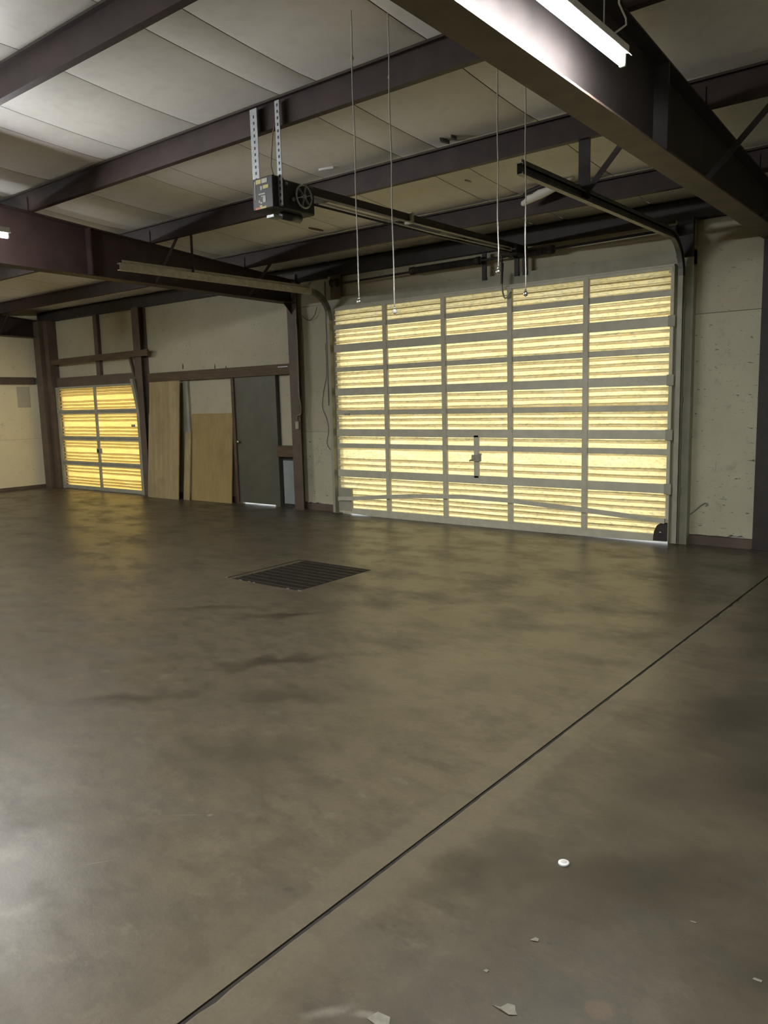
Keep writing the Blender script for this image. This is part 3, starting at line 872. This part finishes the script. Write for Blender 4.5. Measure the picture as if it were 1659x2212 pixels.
track(5.00, 3.285, 1, 'track', 'dark overhead track above the right side of the big door', -3.58)
track(-0.075, 3.235, -1, 'track_light', 'pale overhead track above the left side of the big door', -3.54)

# torsion shaft with springs, drums and brackets
t = thing('torsion_shaft', 'dark spring shaft running across the wall above the big door', 'spring shaft', loc=(0, 0, 0))
SZ, SY = 3.375, -0.10
MB().tube([(0.02, SY, SZ - .025), (4.95, SY, SZ + .02)], 0.015, 10).build('shaft', 'steel_dark', t)
def spring(x0, x1):
    pts = []; n = int((x1 - x0) / 0.022)
    for i in range(n * 8 + 1):
        a = 2 * math.pi * i / 8
        pts.append((x0 + (x1 - x0) * i / (n * 8), SY + 0.036 * math.cos(a), SZ + 0.036 * math.sin(a)))
    MB().tube(pts, 0.0105, 5).build('spring', 'steel_dark', t)
spring(1.50, 2.46); spring(3.06, 3.46)
for x in (1.47, 2.49, 3.49):
    MB().tube([(x - .03, SY, SZ), (x + .03, SY, SZ)], 0.05, 12).build('winding_cone', 'steel_dark', t)
for x in (0.06, 4.90):
    MB().tube([(x - .05, SY, SZ), (x - .04, SY, SZ), (x + .04, SY, SZ), (x + .05, SY, SZ)], [0.06, 0.05, 0.05, 0.06], 16).build('cable_drum', 'steel_dark', t)
for x in (2.53, 2.99, 3.10):
    B(x - .03, x + .03, -0.03, -0.009, 3.14, 3.47).build('centre_bracket', 'steel_dark', t)
    B(x - .012, x + .012, SY - .02, -0.03, SZ - .03, SZ + .03).build('bearing', 'steel_dark', t)

# ------------------------------------------------------------------ door operator
op = thing('door_operator', 'black trolley door operator with stickers, hung from the roof', 'door operator', loc=(0, 0, 0))
bx = B(2.94, 3.175, -4.25, -4.12, 3.217, 3.462, 0.006).build('control_box', 'black', op)
def lbl(x0, x1, z0, z1, mat, nm='sticker'):
    B(x0, x1, -4.2525, -4.2500, z0, z1).build(nm, mat, bx)
lbl(2.985, 3.045, 3.415, 3.448, 'yellow_lbl'); lbl(3.052, 3.115, 3.415, 3.448, 'cream_lbl')
lbl(3.035, 3.055, 3.365, 3.395, 'cream_lbl'); lbl(3.065, 3.128, 3.370, 3.397, 'yellow_lbl')
lbl(3.012, 3.085, 3.330, 3.340, 'cream_lbl'); lbl(3.060, 3.092, 3.268, 3.315, 'cream_lbl')
lbl(3.010, 3.028, 3.272, 3.290, 'cream_lbl'); lbl(3.028, 3.050, 3.262, 3.274, 'cream_lbl'); lbl(3.04, 3.09, 3.312, 3.320, 'cream_lbl')
lbl(3.022, 3.052, 3.238, 3.251, 'yellow_lbl')
lbl(2.972, 3.030, 3.222, 3.246 - .008, 'orange_lbl'); lbl(3.030, 3.098, 3.222, 3.238, 'yellow_lbl')
lbl(2.968, 2.975, 3.30, 3.44, 'cream_lbl')
B(2.955, 3.165, -4.12, -3.76, 3.225, 3.455, 0.01).build('gear_housing', 'black', op)
mt = MB().tube([(3.06, -4.05, 3.205), (3.06, -3.84, 3.205)], 0.035, 14).build('motor', 'black', op)
B(3.02, 3.10, -4.18, -4.08, 3.165, 3.185).build('cable_clamp', 'galv', mt)
# spoked pulley on the right side
wh = MB()
cy, cz, R_ = -3.925, 3.345, 0.088
ring = []
for i in range(25):
    a = 2 * math.pi * i / 24
    ring.append((3.20, cy + R_ * math.cos(a), cz + R_ * math.sin(a)))
wh.tube(ring, 0.0085, 6)
whl = wh.build('pulley_rim', 'galv', op)
for k in range(6):
    a = math.pi / 3 * k + 0.26
    MB().bar((3.20, cy + .015 * math.cos(a), cz + .015 * math.sin(a)), (3.20, cy + .085 * math.cos(a), cz + .085 * math.sin(a)), 0.008, 0.016, (1, 0, 0)).build('spoke', 'galv', whl)
MB().tube([(3.165, cy, cz), (3.215, cy, cz)], 0.018, 12).build('hub', 'galv', whl)
nb = MB().tube([(3.165, -4.03, 3.31), (3.195, -4.03, 3.31)], 0.016, 12).build('shaft_end', 'track', op)
MB().tube([(3.165, -4.10, 3.42), (3.185, -4.10, 3.42)], 0.012, 10).build('bolt', 'galv', op)
# hangers: punched steel angles bolted to the third purlin
def hanger(x0, x1, z0, z1, y):
    m = MB()
    pr = [(0, 0), (x1 - x0, 0), (x1 - x0, 0.005), (0.005, 0.005), (0.005, 0.045), (0, 0.045)]
    m.prism(pr, (x0, y, z0), (x0, y, z1), (1, 0, 0), (0, 1, 0))
    o = m.build('hanger', 'galv', op)
    hm = MB(); z = z0 + .03
    xm = (x0 + x1) / 2 + 0.003
    while z < z1 - 0.02:
        hm.box(xm - .008, xm + .008, y - .0012, y - .0002, z - .011, z + .011)
        z += 0.048
    h = hm.build('punched_slots', 'black', o)
    tag(h, kind='stuff')
hanger(2.885, 2.965, 3.40, 4.02, -4.19)
hanger(3.172, 3.222, 3.235, 4.02, -4.19)
MB().tube([(3.115, -4.16, 3.46), (3.10, -4.17, 3.50), (3.085, -4.17, 3.56), (3.10, -4.17, 3.68), (3.13, -4.18, 3.80), (3.16, -4.18, 3.86)], 0.005, 6).build('power_cable', 'wood_pale', op)
# trolley rail and drive chain running to the wall
MB().prism([(-0.03, 0), (0.03, 0), (0.03, 0.006), (0.004, 0.006), (0.004, 0.062), (0.022, 0.062), (0.022, 0.068), (-0.022, 0.068), (-0.022, 0.062), (-0.004, 0.062), (-0.004, 0.006), (-0.03, 0.006)],
           (3.03, -3.75, 3.425), (3.03, -0.10, 3.425), (1, 0, 0), (0, 0, 1)).build('trolley_rail', 'steel_dark', op)
MB().bar((3.062, -3.75, 3.458), (3.062, -0.14, 3.458), 0.006, 0.07).build('rail_side', 'steel_dark', op)
MB().tube([(3.075, -3.78, 3.412), (3.075, -2.0, 3.412), (3.075, -0.2, 3.425)], 0.008, 6).build('chain', 'track_light', op)
MB().tube([(3.075, -3.78, 3.376), (3.075, -2.0, 3.366), (3.075, -0.2, 3.395)], 0.008, 6).build('chain', 'track_light', op)
MB().tube([(3.055, -3.78, 3.352), (3.055, -1.6, 3.352), (3.055, -0.2, 3.38)], 0.010, 6).build('lower_rail', 'steel_dark', op)
B(3.00, 3.095, -2.30, -2.26, 3.40, 3.505, 0.003).build('rail_coupling', 'jamb', op)
B(2.90, 3.14, -0.30, -0.02, 3.36, 3.47, 0.01).build('header_bracket', 'steel_dark', op)
MB().tube([(2.93, -0.33, 3.43), (3.02, -0.33, 3.43)], 0.055, 14).build('idler_sprocket', 'steel_dark', op)
B(2.845, 2.865, -0.16, -0.14, 3.05, 3.44).build('arm_strap', 'steel_dark', op)
MB().tube(arm, 0.011, 8).build('trolley_arm', 'jamb', op)

# ------------------------------------------------------------------ fluorescent strip lights
def strip_light(x, y0, y1, z, label):
    t = thing('strip_light', label, 'strip light', 'fluorescent strip lights', loc=(x, y0, z))
    L = y1 - y0
    hp = [(-0.046, -0.002), (-0.030, 0.018), (-0.030, 0.050), (0.030, 0.050), (0.030, 0.018), (0.046, -0.002), (0.043, -0.004), (0.026, 0.014), (-0.026, 0.014), (-0.043, -0.004)]
    MB().prism(hp, (0, 0, 0), (0, L, 0), (1, 0, 0), (0, 0, 1)).build('housing', 'white_paint', t)
    MB().tube([(0, 0.03, -0.030), (0, L - .03, -0.030)], 0.019, 12).build('tube', 'tube', t)
    for yy in (0.012, L - .012):
        B(-0.016, 0.016, yy - .010, yy + .010, -0.050, 0.014, 0.003).build('socket', 'white_paint', t)
    for yy in (0.25, L - .25):
        MB().tube([(0, yy, 0.05), (0, yy, zr(y0 + yy) - z - 0.03)], 0.004, 5).build('chain', 'galv', t)
    lp = [(0.02, L - .18 if y1 > y0 else .18, 0.05), (0.045, L - .16, 0.07), (0.06, L - .12, 0.10), (0.05, L - .10, 0.14), (0.03, L - .14, 0.20), (0.02, L - .2, zr(y0 + L - .2) - z - .02)]
    MB().tube(lp, 0.005, 6).build('feed_cable', 'white_paint', t)
    return t
strip_light(6.17, -7.03, -4.60, 3.40, 'glowing white strip light at the top right, beside the broad rafter')
strip_light(0.00, -7.25, -4.80, 3.40, 'glowing white strip light at the left edge of the picture')
strip_light(6.17, -9.50, -7.07, 3.40, 'added unseen strip light overhead, continuing the right row')  # this and the next are unseen, added to brighten walls, ceiling and floor
strip_light(0.00, -9.72, -7.29, 3.40, 'added unseen strip light, continuing the left row')
strip_light(6.17, -13.6, -11.16, 3.40, 'added unseen strip light behind the viewer, right row')  # unseen pair added behind the viewer for more room light
strip_light(0.00, -13.6, -11.16, 3.40, 'added unseen strip light behind the viewer, left row')
strip_light(-5.60, -6.50, -4.06, 3.40, 'added unseen strip light in the bay of the small door')  # unseen, added to brighten the left wall and the plywood

# ------------------------------------------------------------------ pull cords
def pull_cord(x, y, zb, knot, label, kind):
    t = thing('pull_cord', label, 'pull cord', 'hanging pull cords', loc=(x, y, zb))
    top = zr(y) - zb - 0.04
    n = 14
    pts = [(0.0025 * math.sin(i * 1.3 + x * 5), 0.002 * math.cos(i * 0.9), 0.03 + (top - 0.03) * i / n) for i in range(n + 1)]
    pts[0] = (0, 0, 0.02)
    MB().tube(pts, 0.0040, 6).build('cord', 'cord', t)
    if knot:
        zz = knot - zb
        MB().tube([(0.002, 0, zz - .014), (0.002, 0, zz - .005), (0.002, 0, zz + .005), (0.002, 0, zz + .014)], [0.005, 0.010, 0.010, 0.005], 8).build('knot', 'cord', t)
    r = 0.0165
    pr = [(-r, 0.002), (-r * .7, r * .72), (0, r), (r * .7, r * .72), (r * 1.1, r * .4)]
    MB().tube([(0, 0, a) for a, _ in pr], [b2 for _, b2 in pr], 14).build('ball', kind, t)
    MB().tube([(0, 0, r * .9), (0, 0, r * 1.9)], [0.010, 0.005], 10).build('ferrule', 'chrome', t)
pull_cord(4.50, -4.80, 2.312, 3.79, 'leftmost pull cord, ending in a chrome ball above the top left of the big door', 'chrome')
pull_cord(4.665, -4.64, 2.248, 3.68, 'second pull cord from the left, with a dull ball on its end', 'cord')
pull_cord(5.185, -4.20, 2.485, None, 'third pull cord from the left, its ball in front of the dark header', 'chrome')
pull_cord(5.275, -4.00, 2.352, None, 'rightmost pull cord, its shiny ball in front of the top row of panels', 'chrome')

# ------------------------------------------------------------------ torn insulation hanging at the first purlin
t = thing('torn_insulation', 'pale torn insulation sagging from the roof behind the right track', 'insulation', loc=(0, 0, 0))
path = [(3.685, -1.16, 3.665), (3.70, -1.165, 3.672), (3.74, -1.17, 3.685), (3.78, -1.175, 3.705), (3.84, -1.18, 3.712), (3.92, -1.19, 3.735), (4.00, -1.195, 3.742), (4.09, -1.20, 3.768), (4.19, -1.21, 3.785), (4.30, -1.22, 3.81)]
MB().tube(path, [0.010, 0.027, 0.030, 0.044, 0.040, 0.052, 0.041, 0.043, 0.030, 0.016], 12).build('roll', 'insul', t)
MB().tube([(3.70, -1.20, 3.74), (3.80, -1.22, 3.765), (3.95, -1.23, 3.79), (4.12, -1.24, 3.82), (4.42, -1.24, 3.86)], [0.006, 0.026, 0.024, 0.016, 0.004], 8).build('torn_edge', 'steel_dark', t)
# small tears in the insulation facing
def tear(x0, y0, x1, y1, wd, mat):
    d = Vector((x1 - x0, y1 - y0, 0)); n = Vector((-d.y, d.x, 0)).normalized() * wd
    pr = [(0, 0), (0.3, 1), (0.75, 0.6), (1, 0), (0.6, -0.7), (0.2, -0.4)]
    lo = []; hi = []
    for u, k in pr:
        px, py = x0 + d.x * u + n.x * k, y0 + d.y * u + n.y * k
        lo.append((px, py, zr(py) - 0.012)); hi.append((px, py, zr(py) + 0.02))
    k = len(pr)
    MB()._add(lo + hi, [tuple(range(k - 1, -1, -1)), tuple(range(k, 2 * k))] + [(i, (i + 1) % k, k + (i + 1) % k, k + i) for i in range(k)]).build('tear', mat, ceil)
for (x0, y0, x1, y1, wd, mt_) in ((3.755, -2.76, 3.78, -2.64, .022, 'track'), (3.874, -2.76, 3.877, -2.67, .020, 'track'), (0.85, -1.42, 0.915, -1.22, .022, 'steel_brown'),
                                  (3.38, -1.78, 3.405, -1.69, .016, 'track_light'), (2.35, -2.82, 2.514, -2.785, .010, 'white_paint')):
    tear(x0, y0, x1, y1, wd, mt_)


# ------------------------------------------------------------------ floor drain
gr = thing('floor_grate', 'rusty square steel grate set into the concrete floor', 'floor grate', loc=(0, 0, 0))
m = MB()
m.box(GX0, GX1, GY0, GY1, -0.099, -0.09)
m.box(GX0, GX0 + .004, GY0, GY1, -0.09, -0.004); m.box(GX1 - .004, GX1, GY0, GY1, -0.09, -0.004)
m.box(GX0 + .004, GX1 - .004, GY0, GY0 + .004, -0.09, -0.004); m.box(GX0 + .004, GX1 - .004, GY1 - .004, GY1, -0.09, -0.004)
m.build('pit_lining', 'pit', gr)
B(GX0 + .005, GX0 + .085, GY0 + .005, GY1 - .005, -0.06, -0.006).build('seat_ledge', 'floor', gr)
bm_ = MB()
x = GX0 + .10
while x < GX1 - .012:
    bm_.box(x - .004, x + .004, GY0 + .012, GY1 - .012, -0.035, 0.0)
    x += 0.0205
tag(bm_.build('bearing_bars', 'grate', gr), kind='stuff')
for k in range(10):
    y = GY0 + .06 + k * 0.1
    B(GX0 + .092, GX1 - .008, y - .005, y + .005, -0.012, 0.003).build('cross_rod', 'grate_rod', gr)
for (y0, y1) in ((GY0 + .004, GY0 + .014), (GY1 - .014, GY1 - .004)):
    B(GX0 + .088, GX1 - .005, y0, y1, -0.035, 0.003).build('edge_bar', 'grate', gr)
for (x0, y0) in ((GX0 + .0, GY0 + .001), (2.14, GY0 - .002), (2.27, GY0 - .002), (2.34, GY0 - .002), (2.79, GY0 + .0), (2.93, GY0 + .0)):
    ln = random.uniform(.02, .05)
    MB().prism([(0, 0), (ln, .003), (ln * .7, .012), (0.005, .010)], (x0, y0, 0.001), (x0, y0, 0.005), (1, 0, 0), (0, 1, 0)).build('bright_chip', 'galv', gr)

# ------------------------------------------------------------------ electrics
t = thing('outlet', 'small grey outlet box on the column left of the big door', 'outlet', loc=(-0.86, -0.03, 1.33))
B(-0.035, 0.035, -0.028, 0, -0.06, 0.06, 0.004).build('box', 'jamb', t)
B(-0.02, 0.02, -0.031, -0.028, -0.035, 0.035).build('face', 'liner', t)
t = thing('switch_box', 'grey push-button box on the left jamb of the big door', 'switch box', loc=(-0.13, 0, 1.51))
B(-0.045, 0.035, -0.045, 0, -0.06, 0.06, 0.004).build('box', 'jamb', t)
for z in (0.03, 0, -0.03):
    MB().tube([(-0.005, -0.045, z), (-0.005, -0.052, z)], 0.009, 10).build('button', 'black', t)
def cable(nm, pts, r, mat, lblt):
    # smooth the polyline a little
    P = [Vector(p) for p in pts]; out = []
    for i in range(len(P) - 1):
        p0, p1, p2, p3 = P[max(i - 1, 0)], P[i], P[i + 1], P[min(i + 2, len(P) - 1)]
        for k in range(5):
            u = k / 5.0
            out.append(0.5 * ((2 * p1) + (p2 - p0) * u + (2 * p0 - 5 * p1 + 4 * p2 - p3) * u * u + (3 * p1 - p0 - 3 * p2 + p3) * u ** 3))
    out.append(P[-1])
    return tag(MB().tube(out, r, 6).build(nm, mat), lblt, 'cable')
cable('cable', [(-0.79, -0.045, 2.98), (-0.80, -0.045, 2.90), (-0.785, -0.045, 2.75), (-0.79, -0.045, 2.2), (-0.795, -0.045, 1.8), (-0.765, -0.045, 1.62), (-0.78, -0.045, 1.50), (-0.86, -0.045, 1.47), (-0.86, -0.045, 1.39)], 0.008, 'wire_grey', 'pale cable running down the column to the small outlet')
cable('cable', [(-0.33, 0.092, 2.55), (-0.33, 0.092, 2.1), (-0.40, 0.092, 1.85), (-0.44, 0.092, 1.60), (-0.36, 0.092, 1.42), (-0.33, 0.092, 1.25), (-0.37, 0.092, 1.05), (-0.30, 0.092, 0.95), (-0.17, 0.092, 0.90)], 0.0035, 'wire', 'thin dark wire snaking down the white wall left of the big door')
cable('cable', [(-0.73, -0.04, 3.02), (-0.68, 0.06, 2.93), (-0.60, 0.06, 2.915), (-0.50, 0.06, 2.98), (-0.45, 0.06, 3.10)], 0.005, 'wire', 'loop of wire beside the top of the column')
for k, (x, lb) in enumerate(((-0.30, 'conduit on the white wall left of the big door, the one nearer the column'), (-0.215, 'conduit on the white wall right beside the left jamb of the big door'))):
    t = thing('conduit', lb, 'conduit')
    MB().tube([(x, 0.088, 1.62 + k * .1), (x, 0.088, 3.45)], 0.009, 8).build('pipe', 'jamb', t)
    for z in (2.0, 2.8):
        B(x - .025, x + .025, 0.085, 0.099, z - .008, z + .008).build('strap', 'jamb', t)
cable('cable', [(5.10, 0.09, 0.33), (5.15, 0.088, 0.37), (5.22, 0.085, 0.44), (5.27, 0.085, 0.47), (5.285, 0.085, 0.455), (5.27, 0.085, 0.43)], 0.006, 'wire_grey', 'short frayed cable end on the white wall right of the big door')
for (x, z, a, b2) in ((5.45, 0.52, .05, .008), (5.36, 0.27, .012, .006), (5.36, 0.88, .004, .06), (5.30, 0.86, .04, .003), (5.50, 0.86, .05, .003), (5.56, 1.62, .005, .012), (5.34, 1.50, .03, .004), (5.60, 1.48, .025, .004), (5.46, 0.20, .04, .006), (5.62, 0.21, .010, .006)):
    MB().prism([(a * math.cos(k * math.pi / 5), b2 * math.sin(k * math.pi / 5)) for k in range(10)], (x, 0.0985, z), (x, 0.1005, z), (1, 0, 0), (0, 0, 1)).build('dent', 'jamb', wall_far)
for (x, z, a, b2) in ((-3.815, 2.376, .02, .05), (-2.935, 2.335, .014, .045), (-2.647, 2.305, .012, .03)):
    MB().prism([(-a, -b2), (a * .6, -b2), (a, 0), (a * .3, b2), (-a * .5, b2 * .4)], (x, 0.0985, z), (x, 0.1005, z), (1, 0, 0), (0, 0, 1)).build('chipped_hole', 'steel_dark', wall_far)

# ------------------------------------------------------------------ litter on the floor
t = thing('bottle_cap', 'round white cap lying on the dark floor at the right', 'bottle cap', loc=(6.719, -6.372, 0))
MB().tube([(0, 0, 0.0), (0, 0, 0.008), (0, 0, 0.010)], [0.020, 0.020, 0.017], 20).build('shell', 'white_paint', t)
MB().tube([(0, 0, 0.010), (0, 0, 0.0108)], [0.011, 0.010], 16).build('dimple', 'cord', t)
def scrap(nm, x, y, pts, h, mat, lbl_, cat):
    m = MB()
    n = len(pts)
    vs = [(a, b2, 0.0005 + h * ((i * 37) % 5) / 5) for i, (a, b2) in enumerate(pts)] + [(a, b2, 0.002 + h * ((i * 37) % 5) / 5) for i, (a, b2) in enumerate(pts)]
    fs = [tuple(range(n - 1, -1, -1)), tuple(range(n, 2 * n))] + [(i, (i + 1) % n, n + (i + 1) % n, n + i) for i in range(n)]
    m._add(vs, fs)
    return tag(m.build(nm, mat, None, (x, y, 0)), lbl_, cat)
scrap('dry_leaf', 6.902, -7.098, [(-.045, -.005), (-.02, .0), (-.01, .022), (.008, .03), (.02, .012), (.03, .004), (.012, -.01), (-.015, -.008)], 0.004, 'paper', 'crumpled pale leaf near the bottom edge of the floor', 'leaf')
scrap('paper_scrap', 6.827, -6.797, [(-.012, -.008), (-.004, .012), (.010, .010), (.012, .0), (.004, -.004)], 0.003, 'paper', 'tiny pale scrap on the floor between the cap and the leaf', 'scrap')
scrap('paper_scrap', 7.416, -6.568, [(-.012, -.004), (-.01, .004), (.012, .005), (.012, -.003)], 0.002, 'paper', 'tiny white scrap at the right edge of the floor', 'scrap')
scrap('paper_scrap', 6.64, -7.335, [(-.03, -.015), (-.02, .02), (.02, .025), (.035, .0), (.01, -.02)], 0.002, 'paper', 'pale torn paper at the bottom edge, left of the leaf', 'scrap')
scrap('paper_scrap', 6.775, -7.00, [(-.006, -.004), (-.002, .006), (.008, .004), (.006, -.005)], 0.002, 'paper', 'tiny pale crumb just above the leaf', 'scrap')
scrap('paper_scrap', 7.19, -6.42, [(-.010, -.002), (-.006, .003), (.010, .003), (.008, -.002)], 0.001, 'paper', 'thin white sliver on the dark floor right of the cap', 'scrap')
